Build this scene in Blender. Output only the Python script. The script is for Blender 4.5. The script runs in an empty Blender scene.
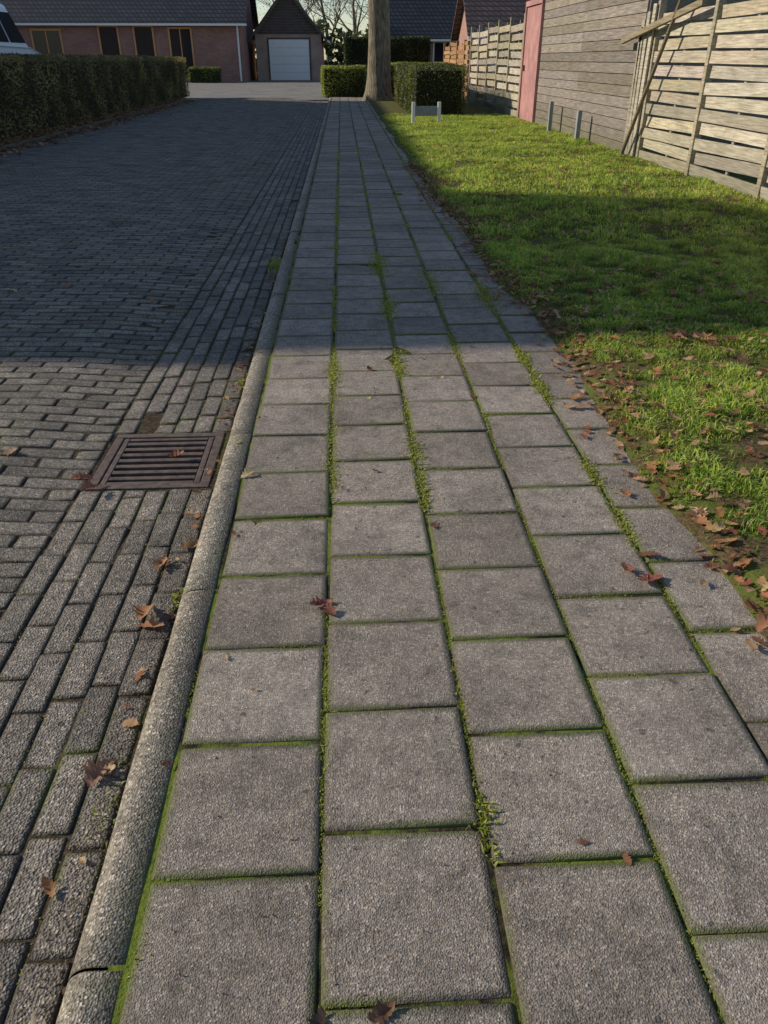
import bpy, math, random
import numpy as np
from mathutils import Vector, Matrix, noise
random.seed(7); rng=np.random.default_rng(7)
scene=bpy.context.scene
# ------------------------------------------------------------------ materials
def new_mat(name):
    m=bpy.data.materials.new(name); m.use_nodes=True
    nt=m.node_tree; nt.nodes.clear()
    o=nt.nodes.new('ShaderNodeOutputMaterial'); b=nt.nodes.new('ShaderNodeBsdfPrincipled')
    nt.links.new(b.outputs[0],o.inputs[0])
    return m,nt,b,o
def N(nt,t,**k):
    n=nt.nodes.new(t)
    for a,v in k.items(): setattr(n,a,v)
    return n
def L(nt,a,b): nt.links.new(a,b)
def noise_n(nt,vec,scale,detail=4,rough=.6):
    n=N(nt,'ShaderNodeTexNoise'); n.inputs['Scale'].default_value=scale
    n.inputs['Detail'].default_value=detail; n.inputs['Roughness'].default_value=rough
    if vec is not None: L(nt,vec,n.inputs['Vector'])
    return n.outputs['Fac']
def ramp(nt,fac,stops):
    r=N(nt,'ShaderNodeValToRGB'); e=r.color_ramp.elements
    while len(e)<len(stops): e.new(.5)
    for i,(p,c) in enumerate(stops):
        e[i].position=p; e[i].color=(c[0],c[1],c[2],1) if not isinstance(c,(int,float)) else (c,c,c,1)
    L(nt,fac,r.inputs[0]); return r.outputs[0]
def mix(nt,fac,a,b,mode='MIX'):
    m=N(nt,'ShaderNodeMix',data_type='RGBA',blend_type=mode)
    if isinstance(fac,(int,float)): m.inputs[0].default_value=fac
    else: L(nt,fac,m.inputs[0])
    for i,v in ((6,a),(7,b)):
        if isinstance(v,(tuple,list)): m.inputs[i].default_value=(v[0],v[1],v[2],1)
        else: L(nt,v,m.inputs[i])
    return m.outputs[2]
def math_n(nt,op,a,b=0.):
    m=N(nt,'ShaderNodeMath',operation=op)
    for i,v in ((0,a),(1,b)):
        if isinstance(v,(int,float)): m.inputs[i].default_value=v
        else: L(nt,v,m.inputs[i])
    return m.outputs[0]
def bump(nt,bs,h,strength=.5,dist=.01):
    b=N(nt,'ShaderNodeBump'); b.inputs['Strength'].default_value=strength; b.inputs['Distance'].default_value=dist
    L(nt,h,b.inputs['Height']); L(nt,b.outputs[0],bs.inputs['Normal'])
def objc(nt): return N(nt,'ShaderNodeTexCoord').outputs['Object']
def attr(nt,name): return N(nt,'ShaderNodeAttribute',attribute_name=name)

def paver_mat(name,c1,c2,grain,moss=.5,bumpd=.003,spk=.5,mlo=.48):
    m,nt,b,o=new_mat(name); v=objc(nt)
    a=attr(nt,'Col'); sep=N(nt,'ShaderNodeSeparateColor'); L(nt,a.outputs['Color'],sep.inputs[0])
    rnd,edge=sep.outputs[0],sep.outputs[1]
    col=mix(nt,rnd,c1,c2)
    big=noise_n(nt,v,3.,4,.65)
    col=mix(nt,1.,col,ramp(nt,big,[(.25,.66),(.5,1.),(.75,1.2)]),'MULTIPLY')
    st=noise_n(nt,v,16,6,.75)
    col=mix(nt,1.,col,ramp(nt,st,[(.3,.56),(.5,1.),(.72,1.25)]),'MULTIPLY')
    vo=N(nt,'ShaderNodeTexVoronoi'); vo.inputs['Scale'].default_value=grain; L(nt,v,vo.inputs['Vector'])
    sc=N(nt,'ShaderNodeSeparateColor'); L(nt,vo.outputs['Color'],sc.inputs[0])
    col=mix(nt,spk,col,mix(nt,1.,col,ramp(nt,sc.outputs[0],[(0.,.25),(.35,.8),(.8,1.15),(.985,2.4)]),'MULTIPLY'))
    ef=math_n(nt,'MULTIPLY',edge,ramp(nt,st,[(.3,.4),(.6,1.)]))
    col=mix(nt,math_n(nt,'MULTIPLY',ef,.9),col,(.04,.033,.022))
    mf=math_n(nt,'MULTIPLY',edge,ramp(nt,big,[(mlo,0.),(mlo+.1,moss)]))
    col=mix(nt,mf,col,(.10,.13,.02))
    sp=noise_n(nt,v,34,1,.5)
    col=mix(nt,ramp(nt,sp,[(.70,0.),(.75,.65)]),col,(.05,.043,.035))
    v2=N(nt,'ShaderNodeTexVoronoi'); v2.inputs['Scale'].default_value=6.5; L(nt,v,v2.inputs['Vector'])
    lich=ramp(nt,v2.outputs['Distance'],[(.03,.4),(.055,0.)])
    col=mix(nt,lich,col,(.36,.33,.27))
    L(nt,col,b.inputs['Base Color']); b.inputs['Roughness'].default_value=.8
    b.inputs['Specular IOR Level'].default_value=.3
    h=math_n(nt,'ADD',vo.outputs['Distance'],math_n(nt,'MULTIPLY',noise_n(nt,v,grain*.3,3,.7),1.6))
    bump(nt,b,h,.85,bumpd)
    return m
M={}
M['tile']=paver_mat('concrete_tile',(.215,.18,.148),(.31,.263,.22),300,.7,.0020,.55,.44)
M['kerb']=paver_mat('kerb_concrete',(.22,.19,.155),(.29,.255,.205),210,.4,.0034,.8)
M['brick']=paver_mat('street_brick',(.145,.125,.105),(.245,.21,.175),190,.5,.0045,.7,.52)

def dirt_mat(name,cols,mossy=.5,scale=4,mosscol=(.10,.15,.02),lo=.5):
    m,nt,b,o=new_mat(name); v=objc(nt)
    c=ramp(nt,noise_n(nt,v,60,4,.7),[(.3,cols[0]),(.5,cols[1]),(.75,cols[2])])
    mm=ramp(nt,noise_n(nt,v,scale,5,.65),[(lo,0.),(lo+.08,mossy)])
    c=mix(nt,mm,c,mosscol)
    L(nt,c,b.inputs['Base Color']); b.inputs['Roughness'].default_value=1
    b.inputs['Specular IOR Level'].default_value=.1
    bump(nt,b,noise_n(nt,v,90,4,.7),1.,.006); return m
M['joint']=dirt_mat('joint_dirt',[(.015,.012,.008),(.035,.028,.018),(.09,.07,.04)],.9,3.5,(.15,.19,.03),.46)
M['gutterdirt']=dirt_mat('gutter_dirt',[(.022,.016,.011),(.06,.045,.03),(.15,.11,.07)],.55,3,(.10,.115,.03),.56)
M['soil']=dirt_mat('lawn_soil',[(.04,.028,.014),(.10,.072,.038),(.20,.14,.08)],.8,6,(.11,.14,.03),.46)
M['ground']=dirt_mat('ground_far',[(.03,.045,.015),(.05,.07,.02),(.08,.09,.03)],.6,.3)

def leafy_mat(name,trans=.4,rough=.6):
    m,nt,b,o=new_mat(name); a=attr(nt,'Col')
    L(nt,a.outputs['Color'],b.inputs['Base Color']); b.inputs['Roughness'].default_value=rough
    b.inputs['Specular IOR Level'].default_value=.3
    t=N(nt,'ShaderNodeBsdfTranslucent'); 
    tc=mix(nt,1.,a.outputs['Color'],(1.4,1.35,.75),'MULTIPLY'); L(nt,tc,t.inputs['Color'])
    ms=N(nt,'ShaderNodeMixShader'); ms.inputs[0].default_value=trans
    L(nt,b.outputs[0],ms.inputs[1]); L(nt,t.outputs[0],ms.inputs[2]); L(nt,ms.outputs[0],o.inputs[0]); return m
M['grass']=leafy_mat('grass_blade',.5,.45)
M['leaf']=leafy_mat('dead_leaf',.25,.6)
M['foliage']=leafy_mat('hedge_leaf',.3,.5)

def plain(name,c,rough=.6,metal=0,var=.25,scale=8,bd=0,spec=.4,bscale=40):
    m,nt,b,o=new_mat(name); v=objc(nt)
    f=ramp(nt,noise_n(nt,v,scale,5),[(.3,1-var),(.7,1+var)])
    L(nt,mix(nt,1.,c,f,'MULTIPLY'),b.inputs['Base Color'])
    b.inputs['Roughness'].default_value=rough; b.inputs['Metallic'].default_value=metal
    b.inputs['Specular IOR Level'].default_value=spec
    if bd: bump(nt,b,noise_n(nt,v,bscale,5,.7),.8,bd)
    return m
M['iron']=plain('cast_iron',(.12,.085,.07),.65,.2,.45,30,.002)
M['dark']=plain('dark_void',(.006,.006,.006),1)
M['white']=plain('white_paint',(.78,.78,.76),.4,0,.05)
M['frame']=plain('window_frame',(.65,.62,.55),.5,0,.06)
M['dframe']=plain('brown_frame',(.60,.30,.13),.5,0,.12)
M['dboard']=plain('dark_boards',(.09,.07,.06),.7,0,.3,3)
M['carpaint']=plain('car_paint',(.66,.74,.82),.25,.0,.03)
M['rubber']=plain('rubber',(.02,.02,.02),.8)
M['redlamp']=plain('lamp_red',(.4,.02,.015),.2)
M['pink']=plain('faded_pink_paint',(.38,.19,.18),.8,0,.3,3)
M['hcore']=plain('hedge_core',(.022,.025,.01),1,0,.3,10)
M['greyp']=plain('grey_board',(.25,.27,.28),.6,0,.15)
m,nt,b,o=new_mat('window_glass'); b.inputs['Base Color'].default_value=(.012,.016,.022,1); b.inputs['Roughness'].default_value=.1; b.inputs['Specular IOR Level'].default_value=.4; M['glass']=m

def wood_mat(name,c1,c2,c3):
    m,nt,b,o=new_mat(name); v=objc(nt); a=attr(nt,'Col')
    mp=N(nt,'ShaderNodeMapping'); mp.inputs['Scale'].default_value=(8,.7,14); L(nt,v,mp.inputs['Vector'])
    g=noise_n(nt,mp.outputs[0],4,6,.7)
    c=ramp(nt,g,[(.32,c1),(.5,c2),(.70,c3)])
    c=mix(nt,1.,c,a.outputs['Color'],'MULTIPLY')
    st=noise_n(nt,v,1.5,5,.7)
    c=mix(nt,ramp(nt,st,[(.48,0.),(.7,.5)]),c,(.17,.165,.12))
    sz=N(nt,'ShaderNodeSeparateXYZ'); L(nt,v,sz.inputs[0])
    low=ramp(nt,math_n(nt,'ADD',sz.outputs[2],math_n(nt,'MULTIPLY',st,.5)),[(.25,.5),(.65,0.)])
    c=mix(nt,low,c,(.10,.105,.055))
    L(nt,c,b.inputs['Base Color']); b.inputs['Roughness'].default_value=.85; b.inputs['Specular IOR Level'].default_value=.2
    bump(nt,b,g,.6,.004); return m
M['fence']=wood_mat('weathered_fence',(.20,.175,.135),(.41,.36,.28),(.60,.54,.43))
M['shed']=wood_mat('shed_planks',(.13,.105,.09),(.23,.195,.17),(.35,.31,.27))
M['fenceo']=wood_mat('brown_fence_wood',(.25,.13,.06),(.38,.21,.10),(.48,.30,.16))

def brickwall(name,c1,c2,mort):
    m,nt,b,o=new_mat(name); v=objc(nt)
    s=N(nt,'ShaderNodeSeparateXYZ'); L(nt,v,s.inputs[0]); cb=N(nt,'ShaderNodeCombineXYZ')
    L(nt,math_n(nt,'ADD',s.outputs[0],s.outputs[1]),cb.inputs[0]); L(nt,s.outputs[2],cb.inputs[1])
    t=N(nt,'ShaderNodeTexBrick'); L(nt,cb.outputs[0],t.inputs['Vector'])
    t.inputs['Color1'].default_value=(*c1,1); t.inputs['Color2'].default_value=(*c2,1); t.inputs['Mortar'].default_value=(*mort,1)
    t.inputs['Scale'].default_value=1; t.inputs['Brick Width'].default_value=.22; t.inputs['Row Height'].default_value=.065; t.inputs['Mortar Size'].default_value=.008
    c=mix(nt,1.,t.outputs['Color'],ramp(nt,noise_n(nt,v,1.2,4),[(.3,.8),(.7,1.15)]),'MULTIPLY')
    L(nt,c,b.inputs['Base Color']); b.inputs['Roughness'].default_value=.9
    bump(nt,b,t.outputs['Fac'],-.5,.006); return m
M['bwall']=brickwall('red_brick',(.27,.11,.085),(.36,.165,.125),(.30,.25,.22))
M['bwall2']=brickwall('pale_brick',(.36,.23,.17),(.42,.29,.22),(.36,.32,.28))
def roofmat(name,c):
    m,nt,b,o=new_mat(name); v=objc(nt)
    s=N(nt,'ShaderNodeSeparateXYZ'); L(nt,v,s.inputs[0]); cb=N(nt,'ShaderNodeCombineXYZ')
    L(nt,math_n(nt,'ADD',s.outputs[0],s.outputs[1]),cb.inputs[0]); L(nt,s.outputs[2],cb.inputs[1])
    t=N(nt,'ShaderNodeTexBrick'); L(nt,cb.outputs[0],t.inputs['Vector']); t.offset=0
    t.inputs['Color1'].default_value=(*c,1); t.inputs['Color2'].default_value=(c[0]*1.6,c[1]*1.55,c[2]*1.5,1)
    t.inputs['Mortar'].default_value=(c[0]*.25,c[1]*.25,c[2]*.25,1)
    t.inputs['Scale'].default_value=1; t.inputs['Brick Width'].default_value=.3; t.inputs['Row Height'].default_value=.22; t.inputs['Mortar Size'].default_value=.05; t.inputs['Mortar Smooth'].default_value=.8
    L(nt,t.outputs['Color'],b.inputs['Base Color']); b.inputs['Roughness'].default_value=.5
    bump(nt,b,t.outputs['Fac'],-1,.04); return m
M['roof']=roofmat('roof_tiles',(.05,.05,.055))
M['roof2']=roofmat('roof_tiles_brown',(.07,.05,.045))
m,nt,b,o=new_mat('bark'); v=objc(nt); mp=N(nt,'ShaderNodeMapping'); mp.inputs['Scale'].default_value=(6,6,1.2); L(nt,v,mp.inputs['Vector'])
g=noise_n(nt,mp.outputs[0],3,7,.75); L(nt,ramp(nt,g,[(.35,(.06,.05,.033)),(.5,(.20,.165,.11)),(.66,(.36,.31,.22))]),b.inputs['Base Color']); b.inputs['Roughness'].default_value=.95; bump(nt,b,g,1,.08); M['bark']=m
m,nt,b,o=new_mat('far_paving'); v=objc(nt); t=N(nt,'ShaderNodeTexBrick'); L(nt,v,t.inputs['Vector'])
t.inputs['Color1'].default_value=(.17,.155,.14,1); t.inputs['Color2'].default_value=(.24,.22,.20,1); t.inputs['Mortar'].default_value=(.06,.06,.04,1)
t.inputs['Scale'].default_value=1; t.inputs['Brick Width'].default_value=.2; t.inputs['Row Height'].default_value=.1; t.inputs['Mortar Size'].default_value=.008
L(nt,mix(nt,1.,t.outputs['Color'],ramp(nt,noise_n(nt,v,.7,5),[(.3,.7),(.7,1.15)]),'MULTIPLY'),b.inputs['Base Color']); b.inputs['Roughness'].default_value=.85; M['farpave']=m

# ------------------------------------------------------------------ helpers
def empty(name,loc=(0,0,0)):
    e=bpy.data.objects.new(name,None); e.location=loc; scene.collection.objects.link(e); return e
def np_mesh(name,verts,faces_flat,loop_tot,mat,cols=None,parent=None,smooth=False):
    me=bpy.data.meshes.new(name); nv=len(verts)
    me.vertices.add(nv); me.vertices.foreach_set('co',np.asarray(verts,dtype=np.float32).ravel())
    ff=np.asarray(faces_flat,dtype=np.int32).ravel(); lt=np.asarray(loop_tot,dtype=np.int32)
    me.loops.add(len(ff)); me.loops.foreach_set('vertex_index',ff)
    me.polygons.add(len(lt)); ls=np.zeros(len(lt),dtype=np.int32); ls[1:]=np.cumsum(lt)[:-1]
    me.polygons.foreach_set('loop_start',ls); me.polygons.foreach_set('loop_total',lt)
    if smooth: me.polygons.foreach_set('use_smooth',np.ones(len(lt),dtype=bool))
    me.update(calc_edges=True); me.validate()
    if cols is not None:
        ca=me.color_attributes.new('Col','FLOAT_COLOR','POINT')
        c=np.ones((nv,4),dtype=np.float32); c[:,:3]=cols; ca.data.foreach_set('color',c.ravel())
    me.materials.append(mat); ob=bpy.data.objects.new(name,me); scene.collection.objects.link(ob)
    if parent: ob.parent=parent
    return ob
class MB:
    def __init__(s): s.v=[];s.f=[];s.mi=[];s.c=[]
    def add(s,vs,fs,mi=0,c=(1,1,1)):
        o=len(s.v); s.v+=[tuple(x) for x in vs]; s.f+=[tuple(i+o for i in f) for f in fs]; s.mi+=[mi]*len(fs); s.c+=[c]*len(vs)
    def box(s,x0,x1,y0,y1,z0,z1,mi=0,c=(1,1,1),mtx=None):
        vs=[Vector((x,y,z)) for z in (z0,z1) for y in (y0,y1) for x in (x0,x1)]
        if mtx is not None: vs=[mtx@p for p in vs]
        s.add(vs,[(0,2,3,1),(4,5,7,6),(0,1,5,4),(2,6,7,3),(0,4,6,2),(1,3,7,5)],mi,c)
    def tube(s,p0,p1,r0,r1,n=10,mi=0,c=(1,1,1),caps=True):
        p0=Vector(p0);p1=Vector(p1);d=(p1-p0).normalized(); a=d.orthogonal().normalized(); b=d.cross(a)
        vs=[p+ (a*math.cos(t)+b*math.sin(t))*r for p,r in((p0,r0),(p1,r1)) for t in [2*math.pi*i/n for i in range(n)]]
        fs=[(i,(i+1)%n,n+(i+1)%n,n+i) for i in range(n)]
        if caps: fs+=[tuple(range(n-1,-1,-1)),tuple(range(n,2*n))]
        s.add(vs,fs,mi,c)
    def build(s,name,mats,parent=None,bevel=0,smooth=False):
        me=bpy.data.meshes.new(name); me.from_pydata(s.v,[],s.f); 
        for m in mats: me.materials.append(m)
        me.polygons.foreach_set('material_index',s.mi)
        if smooth: me.polygons.foreach_set('use_smooth',[True]*len(s.f))
        ca=me.color_attributes.new('Col','FLOAT_COLOR','POINT')
        ca.data.foreach_set('color',np.array([(*c,1) for c in s.c],dtype=np.float32).ravel())
        me.update(); ob=bpy.data.objects.new(name,me); scene.collection.objects.link(ob)
        if parent: ob.parent=parent
        if bevel:
            b=ob.modifiers.new('b','BEVEL'); b.width=bevel; b.segments=2; b.limit_method='ANGLE'
        return ob
def sheet(name,xs,ys,zf,mat,skip=None,parent=None):
    nx,ny=len(xs),len(ys); v=[(x,y,zf(x,y)) for y in ys for x in xs]; f=[]
    for j in range(ny-1):
        for i in range(nx-1):
            if skip and skip((xs[i]+xs[i+1])/2,(ys[j]+ys[j+1])/2): continue
            a=j*nx+i; f.append((a,a+1,a+nx+1,a+nx))
    me=bpy.data.meshes.new(name); me.from_pydata(v,[],f); me.materials.append(mat)
    me.polygons.foreach_set('use_smooth',[True]*len(f)); ob=bpy.data.objects.new(name,me); scene.collection.objects.link(ob)
    if parent: ob.parent=parent
    return ob
def nz(x,y,s=1.,o=0.): return noise.noise(Vector((x*s+o,y*s-o*1.7,o)))

def pavers(name,P,mat,bev=.004,drop=.004,inner=.025,depth=.04,cut=.006,jit=.0015,parent=None):
    P=np.array(P); n=len(P); hx=P[:,3];hy=P[:,4]
    def ring(ins,z):
        a=hx-ins;b=hy-ins;c=cut
        X=np.stack([a-c,a,a,a-c,-a+c,-a,-a,-a+c],1); Y=np.stack([-b,-b+c,b-c,b,b,b-c,-b+c,-b],1)
        return np.stack([X,Y,np.full_like(X,z)],2)
    R=np.stack([ring(-.0005,-depth),ring(0,-drop),ring(bev,0),ring(bev+inner,0.)],1)
    R[:,1:3,:,:2]+=rng.normal(0,jit,(n,1,8,2)); 
    R[:,1:3,:,2]-=np.abs(rng.normal(0,jit*.5,(n,1,8)))
    R[...,2]+=R[...,0]*P[:,6][:,None,None]+R[...,1]*P[:,7][:,None,None]
    c=np.cos(P[:,5])[:,None,None]; s=np.sin(P[:,5])[:,None,None]
    X=R[...,0]*c-R[...,1]*s+P[:,0][:,None,None]; Y=R[...,0]*s+R[...,1]*c+P[:,1][:,None,None]; Z=R[...,2]+P[:,2][:,None,None]
    V=np.stack([X,Y,Z],-1).reshape(-1,3)
    col=np.zeros((n,4,8,3)); col[...,0]=P[:,8][:,None,None]; col[:,0:2,:,1]=1; col[:,2,:,1]=.8
    q=[]
    for r in range(3):
        for i in range(8):
            j=(i+1)%8; q.append((r*8+i,r*8+j,(r+1)*8+j,(r+1)*8+i))
    q=np.array(q); top=np.arange(24,32)
    base=(np.arange(n)*32)[:,None]
    F=np.concatenate([base+q.ravel()[None],base+top[None]],1).ravel()
    lt=np.tile(np.array([4]*24+[8]),n)
    return np_mesh(name,V,F,lt,mat,col.reshape(-1,3),parent)

def blades(name,pts,h,w,lean,cols,mat):
    n=len(pts); th=rng.uniform(0,2*math.pi,n); ph=rng.uniform(0,2*math.pi,n)
    wd=np.stack([np.cos(th),np.sin(th),np.zeros(n)],1)*w[:,None]*.5
    ld=np.stack([np.cos(ph),np.sin(ph),np.zeros(n)],1)
    l=(lean*h)[:,None]; up=np.array([[0,0,1.]])
    hz=h[:,None]
    v0=pts-wd; v1=pts+wd; m=pts+ld*l*.35+up*hz*.6; v2=m-wd*.8; v3=m+wd*.8; v4=pts+ld*l*1.1+up*hz*np.clip(1-.35*lean[:,None],.4,1)
    V=np.stack([v0,v1,v3,v2,v4],1).reshape(-1,3)
    base=(np.arange(n)*5)[:,None]; F=(base+np.array([[0,1,2,3,3,2,4]])).ravel(); lt=np.tile([4,3],n)
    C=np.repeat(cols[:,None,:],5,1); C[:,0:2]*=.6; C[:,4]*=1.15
    return np_mesh(name,V,F,lt,mat,C.reshape(-1,3))

def leafcards(pts,size,cols):
    n=len(pts); a=rng.normal(size=(n,3)); a/=np.linalg.norm(a,axis=1)[:,None]; b=rng.normal(size=(n,3)); b-=a*(a*b).sum(1)[:,None]; b/=np.linalg.norm(b,axis=1)[:,None]
    s=size[:,None]; V=np.stack([pts-a*s*.5,pts+b*s*.28,pts+a*s*.5,pts-b*s*.28],1)
    C=np.repeat(cols[:,None,:],4,1)
    return V.reshape(-1,3),C.reshape(-1,3)
def leafobj(name,pts,size,cols,mat,parent=None):
    V,C=leafcards(pts,size,cols); n=len(pts)
    return np_mesh(name,V,np.arange(4*n),np.full(n,4),mat,C,parent)

# ------------------------------------------------------------------ ground
sheet('ground',[-300,300],[-60,500],lambda x,y:-.15,M['ground'])
def zs(x,y):
    t=max(0,min(1,(-.95-x)/.45)); t=t*t*(3-2*t)
    z=-.062+.024*t+.035*min(1,max(0,(-1.2-x)/2.2))-.03*max(0,(-3.6-x)/1.9)
    z+=.007*nz(x,y,.8,3)*min(1,max(.3,(-x-.5))) +.003*nz(x,y,2.5,9)
    r2=((x+.7)/.5)**2+((y-2.63)/.6)**2
    return z-.014*math.exp(-r2)
GR=(-.938,-.505,2.40,2.86)
xs=sorted(set([-5.5+.25*i for i in range(19)]+[-.938,-.8,-.7,-.6,-.505,-.44]))
ys=sorted(set([-3+.25*i for i in range(145)]+[2.40,2.86]))
skipf=lambda x,y: GR[0]<x<GR[1] and GR[2]<y<GR[3]
street=empty('street')
sheet('street_bed',xs,ys,lambda x,y:zs(x,y)-.0045,M['gutterdirt'],skipf,street)
P=[]
CW=.0772; HB=.0368
for c in range(6):
    cx=-.522-CW*c; off=random.random()*.2
    y=-2.5+off
    while y<33:
        if not (y+.1>GR[2]-.01 and y-.1<GR[3]+.01):
            P.append((cx+random.gauss(0,.0012),y,zs(cx,y)+random.gauss(0,.0014),HB,.1005,random.gauss(0,.007),random.gauss(0,.018),random.gauss(0,.006),random.random()))
        elif y+.1>GR[2] and y-.1<GR[2]-.03 and GR[2]-(y-.1)>.03:
            e=GR[2]-.006; s0=y-.0985; P.append((cx,(s0+e)/2,zs(cx,y),HB,(e-s0)/2,0,0,0,random.random()))
        elif y-.1<GR[3] and (y+.1)-GR[3]>.03:
            e=y+.0985; s0=GR[3]+.006; P.append((cx,(s0+e)/2,zs(cx,y),HB,(e-s0)/2,0,0,0,random.random()))
        y+=.205
x1=-.950
r=0; y=-2.5
while y<33:
    x=x1-(.1025 if r%2==0 else .205*.5+.1025)
    if r%2: P.append((x1-.0505,y,zs(x1-.05,y),.0485,HB,0,0,0,random.random()))
    while x>-5.42:
        sl=(zs(x+.05,y)-zs(x-.05,y))/.1
        P.append((x+random.gauss(0,.0016),y+random.gauss(0,.0012),zs(x,y)+random.gauss(0,.0011),.1005,HB,random.gauss(0,.01),sl+random.gauss(0,.005),random.gauss(0,.013),random.random()))
        x-=.205
    y+=CW; r+=1
pavers('street_bricks',P,M['brick'],bev=.0035,drop=.003,inner=.009,depth=.03,cut=.004,jit=.0013,parent=street)
P=[]
y=-2.5
while y<31.5:
    P.append((-5.5,y,.02,.05,.495,0,0,random.gauss(0,.002),random.random())); y+=1.0
pavers('kerb.001',P,M['kerb'],bev=.012,drop=.012,inner=.01,depth=.12,cut=.004)
# grate
g=empty('drain_grate')
mb=MB(); x0,x1_,y0,y1=GR
x0+=.004
zt=zs(-.7,2.63)+.003
bw=.034
mb.box(x0,x1_,y0,y0+bw,zt-.05,zt); mb.box(x0,x1_,y1-bw,y1,zt-.05,zt)
mb.box(x0,x0+bw,y0+bw,y1-bw,zt-.05,zt); mb.box(x1_-bw,x1_,y0+bw,y1-bw,zt-.05,zt)
mb.build('frame',[M['iron']],g,.003)
mb=MB(); ix0,ix1,iy0,iy1=x0+bw+.004,x1_-bw-.004,y0+bw+.004,y1-bw-.004
nb=8; pitch=(iy1-iy0)/(nb)
for i in range(nb+1):
    yy=iy0+i*pitch; hw_=.0125 if 0<i<nb else .010
    yy=min(max(yy,iy0+hw_),iy1-hw_)
    mb.box(ix0+.022,ix1-.022,yy-hw_,yy+hw_,zt-.045,zt-.004)
mb.box(ix0,ix0+.021,iy0,iy1,zt-.045,zt-.003); mb.box(ix1-.021,ix1,iy0,iy1,zt-.045,zt-.003)
mb.build('bars',[M['iron']],g,.003)
mb=MB(); mb.box(x0+.002,x1_-.002,y0+.002,y1-.002,-.149,-.14); mb.build('pit',[M['dark']],g)

# kerb
mb=MB(); prof=[(-.374,-.12),(-.374,-.004),(-.378,0),(-.425,.0)]
for i in range(1,8):
    a=i/7*math.pi/2; prof.append((-.425-.046*math.sin(a),-.046*(1-math.cos(a))))
prof+=[(-.474,-.13)]
yk=-2.31
while yk<33:
    n=len(prof); rd=random.random(); yseg=[yk+.002,yk+.006]+[yk+.1*k for k in range(1,10)]+[yk+.994,yk+.998]
    vs=[]
    dz=random.gauss(0,.0015)
    for k,yy in enumerate(yseg):
        sh=.003 if k in(0,len(yseg)-1) else 0
        for (px,pz) in prof: vs.append((px+.003*nz(px*9,yy,5),yy,pz-sh+dz+.002*nz(yy,px*5,6,2)))
    o=len(mb.v); fs=[]
    for k in range(len(yseg)-1):
        for i in range(n-1): a=k*n+i; fs.append((a,a+1,a+n+1,a+n))
    fs.append(tuple(range(n))); fs.append(tuple(range(len(vs)-1,len(vs)-1-n,-1)))
    mb.add(vs,fs,0,(rd,.0,0)); 
    for k in (0,1,len(yseg)-2,len(yseg)-1):
        for i in range(n): mb.c[o+k*n+i]=(rd,1 if k in(0,len(yseg)-1) else .3,0)
    for k in range(len(yseg)):
        for i in (0,1,2,8,9,10,11): mb.c[o+k*n+i]=(rd,.8 if i!=8 else .3,0)
    yk+=1.0
mb.build('kerb',[M['kerb']],smooth=True)

# pavement
pv=empty('pavement')
ysp=[-2.5+.25*i for i in range(145)]
sheet('pavement_bed',[-.40+.1*i for i in range(17)],ysp,lambda x,y:-.0045+.003*nz(x,y,9),M['joint'],None,pv)
P=[]
PT=.3035
offs=[.836,.918,.838,1.00,.845]
for c in range(5):
    cx=-.22+.3*c; y=offs[c]-PT/2-11*PT
    while y<33:
        zz=.004*nz(cx,y,1.2,4)
        P.append((cx+random.gauss(0,.0012),y+random.gauss(0,.0015),zz+random.gauss(0,.0012),.1462,.1484,random.gauss(0,.004),random.gauss(0,.005),random.gauss(0,.004),random.random()))
        y+=PT
pavers('paving_tiles',P,M['tile'],bev=.003,drop=.003,inner=.014,depth=.035,cut=.004,jit=.001,parent=pv)

# ------------------------------------------------------------------ lawn
def edge(y): return 1.01+.03*math.sin(y*2.1)+.03*nz(y,0,3.1,8)-.12*min(1,max(0,(y-3)/6))
def zl(x,y):
    d=x-edge(y); return -.004+.03*min(1,max(0,d/.12))+.02*nz(x,y,1.1,2)*min(1,max(0,d))+.008*nz(x,y,6,4)*min(1,max(0,d*4))
ysl=[-2+.12*i for i in range(200)]
nx=34; v=[];f=[]
for y in ysl:
    e=edge(y)
    for i in range(nx):
        x=e+(4.25-e)*(i/(nx-1))**1.3; v.append((x,y,zl(x,y)))
for j in range(len(ysl)-1):
    for i in range(nx-1): a=j*nx+i; f.append((a,a+1,a+nx+1,a+nx))
me=bpy.data.meshes.new('lawn_ground'); me.from_pydata(v,[],f); me.materials.append(M['soil']); ob=bpy.data.objects.new('lawn',me); scene.collection.objects.link(ob)

def lawn_pts(n,y0,y1,xm=4.2):
    x=rng.uniform(.95,xm,n); y=rng.uniform(y0,y1,n); out=[]
    for a,b_ in zip(x,y):
        d=a-edge(b_)
        if d<.015: continue
        if a>1.5+b_*.7: continue
        k=.5+1.*nz(a,b_,2.2,11)+.9*nz(a,b_,8,1)
        if d<.14: k*=d/.14*.8
        if random.random()>k*1.6+.3*(d>.10): continue
        out.append((a,b_,zl(a,b_),k,d))
    return np.array(out)
def grasscols(p):
    n=len(p); k=p[:,3]
    t=rng.random(n); c=np.empty((n,3))
    base=np.array([.25,.38,.06]); yel=np.array([.50,.54,.13]); dk=np.array([.12,.24,.04]); st=np.array([.55,.44,.23])
    pat=np.clip(np.array([.5+1.8*nz(a,b_,.9,17)+.9*nz(a,b_,4,6) for a,b_ in p[:,:2]]),0,1)
    t=np.clip(t*.55+pat*.6,0,1)
    c[:]=base; c=c*(1-t[:,None]*.8)+yel*t[:,None]*.8
    m_=rng.random(n)<.25; c[m_]=dk*(.8+.5*rng.random((m_.sum(),1)))
    m_=rng.random(n)<.10; c[m_]=st
    c*=(.7+.55*np.clip(k,0,1))[:,None]
    return c
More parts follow.
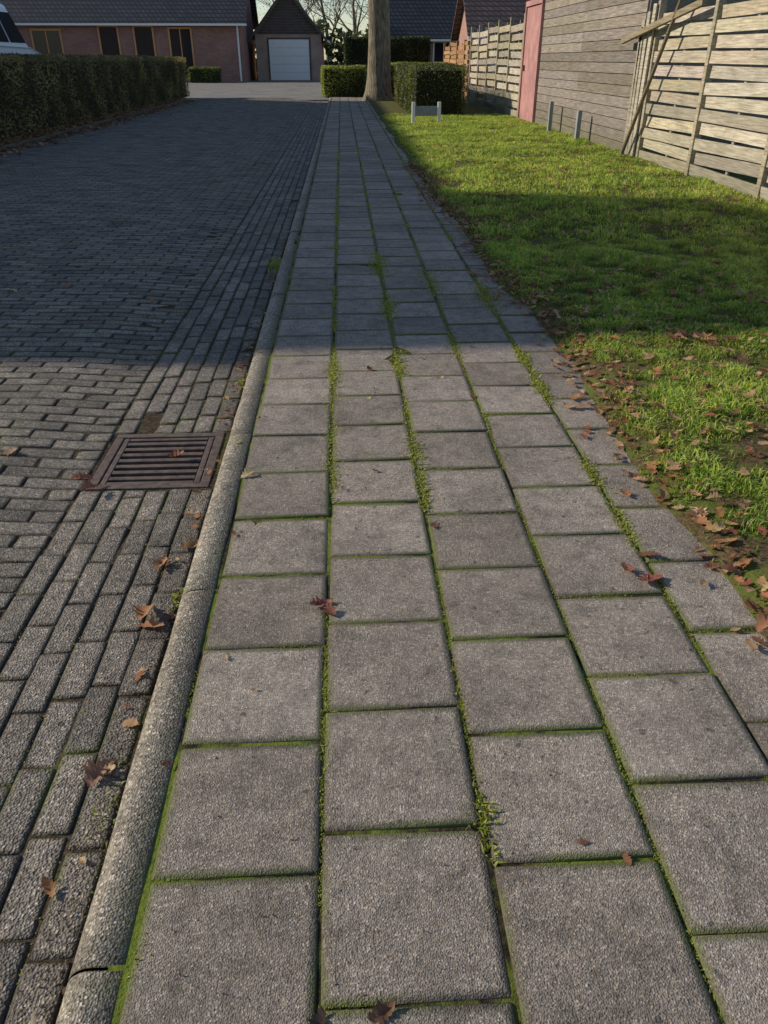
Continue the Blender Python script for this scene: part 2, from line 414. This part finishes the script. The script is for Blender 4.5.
for nm,n,y0,y1,hh,ww in (('grass_near',220000,1.0,6.0,.033,.0050),('grass_far',150000,6.0,21.5,.040,.010)):
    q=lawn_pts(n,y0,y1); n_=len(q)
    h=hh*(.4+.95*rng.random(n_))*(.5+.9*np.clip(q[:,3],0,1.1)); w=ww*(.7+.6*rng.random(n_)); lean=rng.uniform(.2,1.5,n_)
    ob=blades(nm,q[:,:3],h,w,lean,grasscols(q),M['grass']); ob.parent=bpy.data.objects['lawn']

# grass/moss in joints
pts=[];hs=[]
def clump(x,y,r,n,h,z=-.0045,sx=.35):
    for _ in range(n):
        pts.append((x+random.gauss(0,r*sx),y+random.gauss(0,r),z)); hs.append(h*random.uniform(.4,1.2))
for jx,amt in ((-.07,.8),(.23,1.),(.53,.9),(.83,.95)):
    y=.3
    while y<14:
        k=nz(jx*7,y,1.3,13)+.35*nz(jx,y,5,3)
        if k>-.03-.14*amt+ (.1 if y<1.4 else -.1 if y<6 else 0):
            clump(jx+random.gauss(0,.002),y,.014,int(16+22*random.random()*amt),.006+.007*max(0,k),sx=.27)
        y+=.020
y=.4
while y<9:
    if nz(3,y,1.9,41)>.18: clump(-.372,y,.014,10,.005,sx=.2)
    y+=.02
for (x,y,r,n,h) in ((.235,.93,.035,180,.016),(.235,2.2,.07,420,.012),(.235,2.5,.09,600,.014),(.235,2.85,.08,460,.014),(-.07,3.0,.10,700,.011),(-.07,3.4,.10,700,.011),(-.07,2.3,.10,620,.010),(-.07,2.65,.10,500,.010),
    (.83,1.95,.07,400,.015),(.83,2.3,.07,380,.014),(.83,3.1,.09,500,.018),(.83,3.5,.08,400,.018),(.53,2.8,.06,260,.012),(.53,3.7,.1,300,.012),(.23,3.4,.1,460,.014),(.23,4.4,.15,500,.02),(.23,5.4,.2,500,.02),(.53,4.9,.2,500,.02),(.83,4.6,.2,500,.024),
    (.53,1.13,.02,40,.008),(.83,1.55,.02,60,.010)):
    clump(x,y,r,n,h,sx=.18 if r>.04 else .28)
for _ in range(40):
    y=random.uniform(3,14); clump(random.choice([-.07,.23,.53,.83]),y,.06,110,.017,sx=.22)
for c in range(5):
    for k in range(45):
        y=offs[c]-2*PT+PT*k
        xx=-.37+.3*c
        if random.random()<.4:
            L_=random.uniform(.03,.25); xs0=xx+random.choice([0,.3-L_])
            for _ in range(int(L_*420)): pts.append((xs0+random.random()*L_,y+random.gauss(0,.0018),-.0045)); hs.append(.005*random.uniform(.4,1.2))
for (x,y,r,n,h) in ((-.50,5.7,.1,200,.05),(-.49,1.72,.02,30,.02),(-.50,1.05,.05,60,.012),(-.36,.70,.02,30,.008),(-.48,3.4,.05,60,.02)):
    clump(x,y,r,n,h,z=-.065 if x<-.4 else -.0045)
for _ in range(3000):
    y=random.uniform(.3,9); c=random.randint(0,6)
    if nz(c*3,y,1.6,21)<.12: continue
    if GR[2]<y<GR[3]: continue
    pts.append((-.483-CW*c+random.gauss(0,.0022),y,zs(-.48-CW*c,y)-.005)); hs.append(.006*random.uniform(.5,1.4))
pts=np.array(pts); hs=np.array(hs); n_=len(pts)
t=rng.random((n_,1)); cols=np.array([[.22,.28,.04]])*(1-t)+np.array([[.46,.45,.13]])*t
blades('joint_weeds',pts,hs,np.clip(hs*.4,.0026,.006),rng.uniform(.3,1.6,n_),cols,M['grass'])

# ------------------------------------------------------------------ fallen leaves
st=[0,.10,.18,.25,.34,.42,.52,.60,.70,.78,.88,.95,1.]
hw=[.008,.02,.13,.07,.23,.10,.31,.13,.28,.11,.17,.07,.0]
LV=[];LF=[];LC=[];
pal=[(.34,.16,.075),(.24,.11,.055),(.40,.23,.11),(.17,.08,.05),(.47,.32,.17),(.30,.10,.06),(.36,.22,.13)]
def leaf(x,y,z,size,rot=None,curl=None,col=None,tilt=None):
    rot=random.uniform(0,6.28) if rot is None else rot
    curl=random.uniform(-.2,1.) if curl is None else curl
    tl=random.uniform(-.25,.25) if tilt is None else tilt; tl2=random.uniform(-.3,.3)
    bend=random.uniform(-.4,.9); col=col or random.choice(pal); o=len(LV); mz=1e9; P_=[]
    wid=random.uniform(.85,1.25); sk=random.uniform(-.35,.35)
    for i,(t_,w_) in enumerate(zip(st,hw)):
        for sgn in(-1,0,1):
            ww=(w_*.68+.085*math.sin(math.pi*t_))*wid*(1+random.uniform(-.2,.2)); a=(t_-.5); bx=a+ (abs(sgn)*.03)+random.uniform(-.015,.015); by=sgn*ww+sk*a*a
            bz=curl*ww*ww*abs(sgn)*2.6+bend*a*a+tl*a+tl2*by+random.uniform(-.025,.025)
            P_.append((bx,by,bz)); mz=min(mz,bz)
    for (bx,by,bz) in P_:
        LV.append((x+size*(bx*math.cos(rot)-by*math.sin(rot)),y+size*(bx*math.sin(rot)+by*math.cos(rot)),z+size*(bz-mz)+.001))
        k=random.uniform(.75,1.25); LC.append((col[0]*k,col[1]*k,col[2]*k))
    for i in range(len(st)-1):
        a=o+i*3; LF.append((a,a+1,a+4,a+3)); LF.append((a+1,a+2,a+5,a+4))
for (x,y,z,s,c,cu) in ((-.56,1.66,-.06,.09,(.40,.19,.09),.9),(-.54,1.61,-.06,.08,(.46,.23,.12),.9),(-.57,1.90,-.06,.075,(.42,.21,.10),1.),(-.49,1.98,-.055,.06,(.44,.26,.13),1.),
     (-.085,1.60,.002,.07,(.27,.09,.07),.9),(-.07,1.57,.004,.055,(.22,.08,.06),.9),(.80,1.66,.002,.09,(.26,.09,.07),.8),(.76,1.72,.002,.065,(.28,.12,.08),.7),
     (-.54,1.13,-.06,.08,(.34,.18,.12),1.),(-.355,2.33,.0,.06,(.5,.38,.22),.5),(-.95,2.42,-.05,.08,(.36,.14,.08),.8),(-.66,2.62,-.06,.07,(.30,.12,.07),.8),(-.90,2.37,-.055,.07,(.32,.14,.08),.8),
     (-.50,.60,-.05,.09,(.46,.36,.26),1.),(.03,.60,.002,.05,(.16,.08,.05),.8),(-.07,.585,.002,.05,(.08,.05,.04),.5),(-2.1,4.95,-.03,.09,(.55,.42,.28),.5),(-2.05,7.2,-.02,.1,(.4,.2,.1),.6),(-1.45,6.4,-.02,.08,(.4,.2,.1),.6),
     (1.08,1.52,.02,.10,(.46,.20,.11),.9),(1.02,1.45,.01,.08,(.34,.16,.09),.9),(-.42,2.6,.0,.03,(.40,.32,.14),.4),(.08,3.0,.0,.035,(.5,.42,.24),.3),(.10,3.35,0,.05,(.16,.07,.04),.5),(.52,3.0,0,.04,(.16,.07,.04),.5),(.25,1.98,.0,.05,(.2,.1,.06),.5),(-1.6,3.4,-.03,.04,(.36,.18,.1),.5),
     (1.06,1.98,.02,.08,(.55,.38,.24),.8),(1.0,2.1,.01,.06,(.36,.19,.1),.8),(1.05,2.3,.01,.07,(.38,.2,.11),.8)):
    leaf(x,y,z,s,curl=cu,col=c)
for _ in range(1500):
    y=1.2+random.random()**.8*10; x=edge(y)+random.gauss(.08,.08)
    leaf(x,y,max(.002,zl(x,y)+.008),random.uniform(.018,.065))
for _ in range(750):
    y=1.6+random.random()*12; x=random.uniform(1.15,4.1)
    if nz(x,y,1.3,31)<-.15: continue
    leaf(x,y,zl(x,y)+.024,random.uniform(.035,.09))
for _ in range(600):
    y=random.uniform(1.6,5.0); x=edge(y)+.1+abs(random.gauss(0,.9)); leaf(x,y,zl(x,y)+.02,random.uniform(.025,.07))
for _ in range(60):
    y=random.uniform(.8,12); x=random.uniform(-.4,1.0); leaf(x,y,.001,random.uniform(.012,.03))
for _ in range(130):
    y=random.uniform(.6,9); x=random.gauss(-.51,.025); leaf(x,y,-.06,random.uniform(.015,.05))
for _ in range(70):
    y=random.uniform(2,25); x=random.uniform(-5.2,-.6); leaf(x,y,zs(x,y),random.uniform(.03,.1))
for _ in range(3000):
    y=random.uniform(9,31); x=-5.6+random.gauss(0,.28); 
    if x>-4.9: continue
    leaf(x,y,(.03 if x<-5.45 else zs(x,y)),random.uniform(.07,.14),col=random.choice(pal))
np_mesh('fallen_leaves',LV,np.array(LF).ravel(),np.full(len(LF),4),M['leaf'],np.array(LC))
n_=3200; yy=rng.uniform(.4,7,n_); xx=np.where(rng.random(n_)<.6,rng.normal(-.505,.03,n_),rng.uniform(-.36,1.05,n_)); zz=np.where(xx<-.475,-.058,.002)
zz=np.where((xx>-.48)&(xx<-.37),.001,zz)
tc=rng.random((n_,1)); leafobj('plant_debris',np.stack([xx,yy,zz],1),rng.uniform(.003,.009,n_),np.array([[.05,.035,.02]])*(1-tc)+np.array([[.26,.17,.09]])*tc,M['leaf'])

# ------------------------------------------------------------------ hedges
def hedge(name,x0,x1,y0,y1,h,dens,size,cA,cB,z0=0.):
    root=empty(name)
    mb=MB(); i=.09; mb.box(x0+i,x1-i,y0+i,y1-i,z0,z0+h-i); mb.build('core',[M['hcore']],root)
    A=[(2*(y1-y0)*h),(2*(x1-x0)*h),(x1-x0)*(y1-y0)]; T=sum(A); n=int(T*dens); pts=[]
    for _ in range(n):
        r=random.random()*T; dpt=abs(random.gauss(0,.06))-.03
        if r<A[0]: s=random.random()<.5; y=random.uniform(y0,y1); z=random.uniform(0.02,h); x=(x0+dpt) if s else (x1-dpt)
        elif r<A[0]+A[1]: s=random.random()<.5; x=random.uniform(x0,x1); z=random.uniform(0.02,h); y=(y0+dpt) if s else (y1-dpt)
        else: x=random.uniform(x0,x1); y=random.uniform(y0,y1); z=h-dpt
        u=.05*nz(x+z,y,1.5,7); 
        pts.append((x+u,y+u,z0+z+(.05*nz(x,y,2.,3) if z>h*.8 else 0)))
    pts=np.array(pts); n=len(pts); t=rng.random((n,1)); c=np.array([cA])*(1-t)+np.array([cB])*t
    k=np.array([.8+1.0*noise.noise(Vector(p)*1.7) for p in pts]); c=c*np.clip(k,.45,1.6)[:,None]
    leafobj('leaves',pts,rng.uniform(.6,1.3,n)*size,c,M['foliage'],root); return root
hedge('hedge',-6.9,-5.8,10.5,33.5,1.28,750,.05,(.15,.16,.055),(.36,.26,.13))
hedge('hedge',1.75,3.05,21.4,28.8,1.08,900,.05,(.06,.09,.03),(.17,.18,.055))
hedge('hedge',-.75,.95,33.2,34.2,1.0,1100,.055,(.17,.23,.05),(.38,.38,.09))
hedge('hedge',1.6,4.0,33,34,1.1,900,.055,(.14,.18,.045),(.30,.31,.08))
hedge('hedge',.2,5,50,51.2,2.3,350,.11,(.03,.05,.02),(.08,.10,.035))
hedge('shrub',-9.5,-7.6,55.2,56.2,.8,500,.08,(.07,.11,.03),(.17,.19,.05))

sheet('verge',[-60,-5.55],[-3,31.6],lambda x,y:.012 ,M['soil'])
sheet('driveway',[-60,5.6],[31.6,66],lambda x,y:-.03,M['farpave'])
sheet('ground.001',[4.15,60],[-3,66],lambda x,y:-.01,M['soil'])
sheet('planting_bed',[.9,4.25],[21.5,33.0],lambda x,y:.012,M['soil'])

# ------------------------------------------------------------------ fences
def plank_fence(name,X,y0,y1,h,mat,bh=.135,gap=.03,post=1.8,lat=True,base=.03):
    root=empty(name); mb=MB(); y=y0; 
    while y<y1-.05:
        ye=min(y+post,y1); z=base; k=0; sag=random.gauss(0,.012)
        while z+bh<h+.02:
            off=(.018 if k%2 else -.018) ; c=random.uniform(.62,1.15); cc=(c,c*random.uniform(.95,1.02),c*random.uniform(.85,1.08))
            m_=Matrix.Translation((X+off,(y+ye)/2,z+bh/2))@Matrix.Rotation(random.gauss(0,.009)+sag*.3,4,'X')@Matrix.Rotation(random.gauss(0,.06),4,'Y')
            mb.box(-.009,.009,-(ye-y)/2+.01,(ye-y)/2-.01,-bh/2,bh/2,0,cc,m_); z+=bh+gap+random.gauss(0,.005); k+=1
        if lat:
            yy=(y+ye)/2
            mb.box(X+.030,X+.052,yy-.025,yy+.025,base,h-.03,0,(.8,.8,.75))
        y+=post
    mb.build('boards',[mat],root,0)
    mb=MB(); y=y0
    while y<y1+.1:
        mb.box(X-.045,X+.045,y-.04,y+.04,-.1,h+.06,0,(.8,.78,.7)); y+=post
    mb.build('posts',[mat],root,.006); return root
plank_fence('wooden_fence',4.15,4.4,11.6,1.82,M['fence'],bh=.12,gap=.025,post=1.8)
plank_fence('wooden_fence',4.15,20.1,28.2,2.05,M['fence'],bh=.13,gap=.045,post=1.62,base=.05)
plank_fence('wooden_fence',4.25,28.4,36.4,1.75,M['fenceo'],bh=.12,gap=.015,post=2.0)
g=empty('garden_gate'); mb=MB()
for i,(dy,ln) in enumerate(((0,.04),(.12,.0),(.24,-.03),(.36,.02))):
    mb.box(-.012,.012,-.055,.055,0,1.85-.08*i,0,(1-.1*i,)*3,Matrix.Translation((4.08,11.72+dy,0))@Matrix.Rotation(ln,4,'X'))
mb.build('boards',[M['fence']],g,.003)
mb=MB()
mb.tube((3.98,11.9,.02),(4.0,10.2,2.35),.028,.024,8,0,(.45,.4,.35))
mb.box(3.98,4.03,9.9,12.6,-.035,.035,0,(.6,.55,.45),Matrix.Translation((0,0,1.62))@Matrix.Translation((0,11.2,0))@Matrix.Rotation(-.12,4,'X')@Matrix.Translation((0,-11.2,0)))
mb.build('braces',[M['fence']],g,.003)

s=empty('wooden_shed'); mb=MB(); z=.02
while z<2.62:
    for (a,b_) in ((12.2,15.3),(15.304,18.4)):
        c=random.uniform(.7,1.15); mb.box(4.16,4.19,a,b_,z,z+.137,0,(c,c,c*random.uniform(.9,1.05)))
    c=random.uniform(.75,1.1); mb.box(4.19,7.2,12.17,12.2,z,z+.137,0,(c,c,c))
    z+=.147
mb.box(4.2,7.2,12.21,18.4,0,2.6,1)
mb.build('walls',[M['shed'],M['dark']],s,.0)
mb=MB(); mb.add([(4.0,12.0,2.66),(7.5,12.0,2.9),(7.5,18.6,2.9),(4.0,18.6,2.66),(4.0,12.0,2.78),(7.5,12.0,3.02),(7.5,18.6,3.02),(4.0,18.6,2.78)],[(0,3,2,1),(4,5,6,7),(0,1,5,4),(2,3,7,6),(0,4,7,3),(1,2,6,5)])
mb.build('roof',[M['shed']],s,.004)
mb=MB()
for yy,hh in ((14.2,.5),(16.2,.55)):
    mb.box(3.92,3.99,yy-.04,yy+.04,-.05,hh)
p=mb.build('wooden_stakes',[M['greyp']],None,.006)
d=empty('garden_door'); mb=MB()
for i in range(9): 
    mb.box(4.13,4.16,18.46+.165*i,18.46+.165*i+.158,.04,2.2)
mb.build('panel',[M['pink']],d,.003); mb=MB(); mb.box(4.1,4.2,18.40,18.455,0,2.32);mb.box(4.1,4.2,19.95,20.02,0,2.32);mb.box(4.1,4.2,18.457,19.948,2.22,2.32); mb.build('door_frame',[M['pink']],d,.004)
mb=MB(); mb.box(4.09,4.128,19.75,19.78,1.0,1.12); mb.build('handle',[M['iron']],d,.003)

s=empty('low_sign'); mb=MB()
for x in (1.54,2.10): mb.box(x-.035,x+.035,18.6,18.67,-.05,.44)
mb.build('posts',[M['white']],s,.008); mb=MB(); mb.box(1.58,2.06,18.62,18.65,.17,.36); mb.build('board',[M['greyp']],s,.004)

# ------------------------------------------------------------------ houses
def window(mb,cx,z0,w,h,Y,fr=1,gl=2,mull=1,axis='y'):
    t=.10
    def bx(a,b_,p,q,z_0,z_1,mi): 
        if axis=='y': mb.box(a,b_,Y-q,Y-p,z_0,z_1,mi)
        else: mb.box(Y+p,Y+q,a,b_,z_0,z_1,mi)
    bx(cx-w/2,cx-w/2+t,.003,.06,z0,z0+h,fr); bx(cx+w/2-t,cx+w/2,.003,.06,z0,z0+h,fr)
    bx(cx-w/2+t,cx+w/2-t,.003,.06,z0,z0+t,fr); bx(cx-w/2+t,cx+w/2-t,.003,.06,z0+h-t,z0+h,fr)
    for k in range(mull): 
        xx=cx-w/2+w*(k+1)/(mull+1); bx(xx-.03,xx+.03,.021,.055,z0+t,z0+h-t,fr)
    bx(cx-w/2+t,cx+w/2-t,.003,.02,z0+t,z0+h-t,gl)
    bx(cx-w/2-.06,cx+w/2+.06,.003,.10,z0-.07,z0-.004,3)
def house(name,x0,x1,y0,y1,eave,ridge,ridge_axis,wall,roofm,front=(),side=(),door=None,ov=.4,frm='frame',gable=False):
    root=empty(name); mb=MB()
    if ridge_axis=='x':
        ym=(y0+y1)/2
        vs=[(x0,y0,-.1),(x1,y0,-.1),(x1,y1,-.1),(x0,y1,-.1),(x0,y0,eave),(x1,y0,eave),(x1,y1,eave),(x0,y1,eave),(x0,ym,ridge),(x1,ym,ridge)]
        fs=[(0,1,5,4),(2,3,7,6),(1,2,6,9,5),(3,0,4,8,7)]
        sl=(ridge-eave)/(ym-y0)
        rv=[]
        for z_ in (.02,.16):
            rv+=[(x0-ov,y0-ov,eave-sl*ov+z_),(x1+ov,y0-ov,eave-sl*ov+z_),(x0-ov,ym,ridge+z_),(x1+ov,ym,ridge+z_),(x0-ov,y1+ov,eave-sl*ov+z_),(x1+ov,y1+ov,eave-sl*ov+z_)]
    else:
        xm=(x0+x1)/2
        vs=[(x0,y0,-.1),(x1,y0,-.1),(x1,y1,-.1),(x0,y1,-.1),(x0,y0,eave),(x1,y0,eave),(x1,y1,eave),(x0,y1,eave),(xm,y0,ridge),(xm,y1,ridge)]
        fs=[(0,1,5,8,4),(2,3,7,9,6),(1,2,6,5),(3,0,4,7)]
        sl=(ridge-eave)/(xm-x0)
        rv=[]
        for z_ in (.02,.16):
            rv+=[(x0-ov,y0-ov,eave-sl*ov+z_),(x0-ov,y1+ov,eave-sl*ov+z_),(xm,y0-ov,ridge+z_),(xm,y1+ov,ridge+z_),(x1+ov,y0-ov,eave-sl*ov+z_),(x1+ov,y1+ov,eave-sl*ov+z_)]
    mb.add(vs,fs); mb.build('walls',[wall],root)
    mr=MB(); mr.add(rv,[(6,7,9,8),(8,9,11,10),(0,2,3,1),(2,4,5,3),(0,1,7,6),(4,10,11,5),(0,6,8,2),(2,8,10,4),(1,3,9,7),(3,5,11,9)]); mr.build('roof',[roofm],root)
    if gable:
        mgb=MB(); k=0; hb=.16; z=eave
        while z+hb<ridge:
            wz=(ridge-z-hb)/(ridge-eave)*(x1-x0)/2
            mgb.box(xm-wz,xm+wz,y0-.04,y0-.004,z,z+hb-.015); z+=hb
        for sg in (-1,1):
            a=Vector((xm+sg*((x1-x0)/2+ov),y0-ov-.03,eave-sl*ov-.05)); b_=Vector((xm,y0-ov-.03,ridge-.05))
            mgb.add([a,b_,b_+Vector((0,0,.22)),a+Vector((0,0,.22)),a+Vector((0,.025,0)),b_+Vector((0,.025,0)),b_+Vector((0,.025,.22)),a+Vector((0,.025,.22))],[(0,1,2,3),(4,7,6,5),(0,4,5,1),(3,2,6,7),(0,3,7,4),(1,5,6,2)])
        mgb.build('gable_boards',[M['dboard']],root)
    mg=MB()
    if ridge_axis=='x':
        mg.box(x0-ov,x1+ov,y0-ov-.12,y0-ov-.004,eave-sl*ov-.02,eave-sl*ov+.10)
        mg.tube((x1-.25,y0-.06,0),(x1-.25,y0-.06,eave-.05),.06,.06,8)
    else:
        mg.box(x1+ov+.004,x1+ov+.12,y0-ov,y1+ov,eave-sl*ov-.02,eave-sl*ov+.10)
    mg.build('gutter',[M['white']],root)
    mw=MB(); mats=[wall,M[frm],M['glass'],M['greyp']]
    for (cx,z0,w,h,mu) in front: window(mw,cx,z0,w,h,y0,mull=mu)
    for (cx,z0,w,h,mu) in side: window(mw,cx,z0,w,h,x1,mull=mu,axis='x')
    if front or side: mw.build('windows',mats,root)
    if door:
        cx,w,h,mt=door; md=MB(); md.box(cx-w/2,cx+w/2,y0-.05,y0-.003,0,h); 
        for k in range(1,5): md.box(cx-w/2+.02,cx+w/2-.02,y0-.056,y0-.0505,h*k/5-.012,h*k/5+.0,1)
        md.box(cx-w/2-.1,cx-w/2-.003,y0-.07,y0-.004,0,h+.1,2); md.box(cx+w/2+.003,cx+w/2+.1,y0-.07,y0-.004,0,h+.1,2); md.box(cx-w/2-.003,cx+w/2+.003,y0-.07,y0-.004,h+.003,h+.1,2)
        md.build('door',[mt,M['greyp'],M['dboard']],root)
    return root
house('brick_house',-24,-6.3,58,66,3.55,8.2,'x',M['bwall'],M['roof'],front=((-18.6,1.0,1.9,1.9,1),(-14.7,.9,1.3,2.2,0),(-12.5,.9,1.3,2.2,0),(-10.2,.1,1.5,2.9,1)),frm='dframe')
house('garage',-5.75,-1.3,61,69,2.7,5.2,'y',M['bwall2'],M['roof'],door=(-3.5,2.7,2.4,M['white']),frm='dframe',ov=.4,gable=True)
house('brick_house',3.6,16,60,68,2.9,9,'x',M['bwall'],M['roof'],front=((7,1,1.6,1.3,1),(11,1,1.6,1.3,1)))
house('brick_house',6.6,15,44,50,2.4,4.6,'x',M['bwall'],M['roof2'],front=((8,1,1.2,1.1,1),))
house('brick_house',-34,-26,52,60,3,7.5,'x',M['bwall'],M['roof2'])
# terrace on the west side of the street, outside the frame, that throws the long shadow
house('brick_house',-24,-14,8.15,12.3,8.7,9.3,'x',M['bwall'],M['roof'],side=((9.6,1,1.6,1.5,1),(11.3,1,1.2,1.5,1),(9.6,4,1.6,1.5,1)),ov=.02)
house('brick_house',-24,-14,12.4,33.5,7.5,9.8,'y',M['bwall2'],M['roof2'],side=tuple((15+3*i,1,1.6,1.5,1) for i in range(6))+tuple((15+3*i,4,1.6,1.4,1) for i in range(6)),ov=.02)

# ------------------------------------------------------------------ tree
def branch(mb,p,d,r,l,depth,tips):
    n=4; q=Vector(p)
    for i in range(n):
        d2=(d+Vector((random.gauss(0,.1),random.gauss(0,.1),random.gauss(0.02,.06)))).normalized(); nq=q+d2*l/n; r2=r*.86
        mb.tube(q,nq,r,r2,10 if depth<2 else 5,caps=False); q=nq; r=r2; d=d2
        if depth>=1 and depth<4 and i>0 and random.random()<.7:
            a=(d+Vector((random.gauss(0,.7),random.gauss(0,.7),random.gauss(.1,.4)))).normalized(); branch(mb,q,a,r*.5,l*.6,depth+1,tips)
    if depth<4:
        for _ in range(2):
            a=(d+Vector((random.gauss(0,.5),random.gauss(0,.5),random.gauss(.1,.3)))).normalized(); branch(mb,q,a,r*.7,l*.7,depth+1,tips)
    else: tips.append(q)
def tree(name,x,y,r,th,h0,l,leafcol,nl,z=0):
    root=empty(name); mb=MB(); tips=[]
    segs=14; ring=[]; n=20
    for k in range(segs+1):
        zz=th*k/segs; rr=r*(1+.45*math.exp(-zz*3.2))*(1-.25*k/segs)
        ring.append([(x+rr*(1+.06*math.sin(3*t+zz)+.05*math.sin(7*t))*math.cos(t)+.03*math.sin(zz*.8),y+rr*(1+.06*math.sin(3*t+zz))*math.sin(t),z+zz-.1) for t in [2*math.pi*i/n for i in range(n)]])
    vs=[p for r_ in ring for p in r_]; fs=[(k*n+i,k*n+(i+1)%n,(k+1)*n+(i+1)%n,(k+1)*n+i) for k in range(segs) for i in range(n)]
    mb.add(vs,fs); top=Vector((x,y,z+th-.15))
    for i in range(5):
        a=i*2.4+random.random()*.5
        d=Vector((math.cos(a)*.7,math.sin(a)*.7,.8)).normalized() if i else Vector((0,0,1))
        branch(mb,top-Vector((0,0,.25*i)),d,r*(.5 if i else .7),l,1,tips)
    mb.build('trunk',[M['bark']],root,smooth=True)
    if nl:
        t=np.array(tips); idx=rng.integers(0,len(t),nl); p=t[idx]+rng.normal(0,.35,(nl,3)); tc=rng.random((nl,1))
        leafobj('leaves',p,rng.uniform(.08,.16,nl),np.array([leafcol])*(.6+.8*tc),M['leaf'],root)
    return root
random.seed(3)
tree('oak_tree',1.25,30,.40,5.5,0,3.2,(.16,.09,.04),5000)
for i,(x,y,s_) in enumerate(((-4,86,1.),(1.5,92,1.1),(6,80,.9),(-12,95,1.2),(-20,88,1.),(-1.2,84,1.))):
    tree('bare_tree',x,y,.25*s_,3*s_,0,3.4*s_,(.10,.07,.04),2500,0)
pts=[];
for _ in range(9000):
    x=random.uniform(-40,50); y=random.uniform(74,78); top=3.6+1.6*nz(x,0,.25,3)+.8*nz(x,0,1.1,5); z=random.random()*top
    pts.append((x,y-1*math.sin(z),z))
pts=np.array(pts); tc=rng.random((len(pts),1)); leafobj('distant_trees',pts,rng.uniform(.4,.9,len(pts)),np.array([[.025,.04,.02]])*(1-tc)+np.array([[.07,.08,.035]])*tc,M['foliage'])

# ------------------------------------------------------------------ car
car=empty('parked_car'); 
CX,CY,CZ=-7.80,19.3,.44
def T(x,y,z): return (CX+x,CY+y,CZ+z)
side=[(-2.1,.35),(-2.15,.6),(-2.08,.95),(-1.95,1.05),(1.05,1.02),(1.95,.85),(2.12,.6),(2.1,.35)]
secs=[(-.86,.94),(-.9,1.),(.9,1.),(.86,.94)]
mb=MB(); vs=[]
for (xx,sc) in secs:
    for (yy,zz) in side: vs.append(T(xx,yy*(.985 if sc<1 else 1),zz if sc==1 else .35+(zz-.35)*.95))
n=len(side); fs=[(k*n+i,k*n+(i+1)%n,(k+1)*n+(i+1)%n,(k+1)*n+i) for k in range(3) for i in range(n)]+[tuple(range(n-1,-1,-1)),tuple(range(3*n,4*n))]
mb.add(vs,fs); mb.build('body',[M['carpaint']],car,.03)
mb=MB(); low=[(-.86,-1.95,1.0),(.86,-1.95,1.0),(.86,1.1,1.0),(-.86,1.1,1.0)]; up=[(-.76,-1.75,1.78),(.76,-1.75,1.78),(.76,.35,1.80),(-.76,.35,1.80)]
mb.add([T(*p) for p in low+up],[(0,1,5,4),(1,2,6,5),(2,3,7,6),(3,0,4,7),(4,5,6,7)]); mb.build('roof',[M['carpaint']],car,.08)
mb=MB()
def lerp(a,b,t): return tuple(a[i]+(b[i]-a[i])*t for i in range(3))
def pane(a,b,c,d,i0,i1,nrm):
    q=[lerp(lerp(a,b,i0),lerp(d,c,i0),.12),lerp(lerp(a,b,i1),lerp(d,c,i1),.12),lerp(lerp(a,b,i1),lerp(d,c,i1),.80),lerp(lerp(a,b,i0),lerp(d,c,i0),.80)]
    mb.add([T(*[p[k]+nrm[k]*.012 for k in range(3)]) for p in q],[(0,1,2,3)])
pane(low[0],low[1],up[1],up[0],.12,.88,(0,-1,.3)); pane(low[2],low[3],up[3],up[2],.06,.94,(0,1,.6))
for (a,b_) in ((.06,.32),(.35,.62),(.65,.95)): pane(low[1],low[2],up[2],up[1],a,b_,(1,0,.3)); pane(low[3],low[0],up[0],up[3],1-b_,1-a,(-1,0,.3))
mb.build('windows',[M['glass']],car)
mb=MB()
for x in (-.82,.82):
    for y in (-1.3,1.35): mb.tube(T(x-.1,y,.32),T(x+.1,y,.32),.32,.32,24)
mb.build('wheels',[M['rubber']],car,.02)
mb=MB()
for x in (-.78,.78): mb.box(CX+x-.09,CX+x+.09,CY-2.17,CY-2.08,CZ+.72,CZ+.95)
mb.build('tail_lights',[M['redlamp']],car,.01)
mb=MB(); mb.box(CX-.26,CX+.26,CY-2.175,CY-2.155,CZ+.55,CZ+.67); mb.build('licence_plate',[M['white']],car)
sheet('driveway.001',[-13,-6.92],[15,25],lambda x,y:CZ,M['farpave'])

# ------------------------------------------------------------------ light
el=math.radians(26); az=Vector((-1,.25,0)).normalized()
sd=Vector((az.x*math.cos(el),az.y*math.cos(el),math.sin(el)))
sun=bpy.data.lights.new('sun','SUN'); sun.energy=5; sun.angle=math.radians(.5); sun.color=(1,.90,.73)
so=bpy.data.objects.new('sun',sun); so.rotation_euler=(-sd).to_track_quat('-Z','Y').to_euler(); scene.collection.objects.link(so)
w=bpy.data.worlds.new('World'); scene.world=w; w.use_nodes=True; nt=w.node_tree
sky=nt.nodes.new('ShaderNodeTexSky'); sky.sky_type='NISHITA'; sky.sun_disc=False; sky.sun_elevation=el; sky.sun_rotation=math.atan2(sd.x,sd.y); sky.dust_density=.4; sky.ozone_density=1.8
bg=nt.nodes['Background']; bg.inputs[1].default_value=.125; nt.links.new(sky.outputs[0],bg.inputs[0])
scene.view_settings.view_transform='Standard'; scene.view_settings.look='None'; scene.view_settings.exposure=0
cam=bpy.data.cameras.new('camera'); cam.sensor_fit='VERTICAL'; cam.sensor_height=24; cam.lens=765/1024*24; cam.clip_end=1500; cam.clip_start=.05
co=bpy.data.objects.new('camera',cam); co.location=(0,0,1.226); co.rotation_euler=(math.radians(90-30.6),0,math.radians(-2.77)); scene.collection.objects.link(co); scene.camera=co
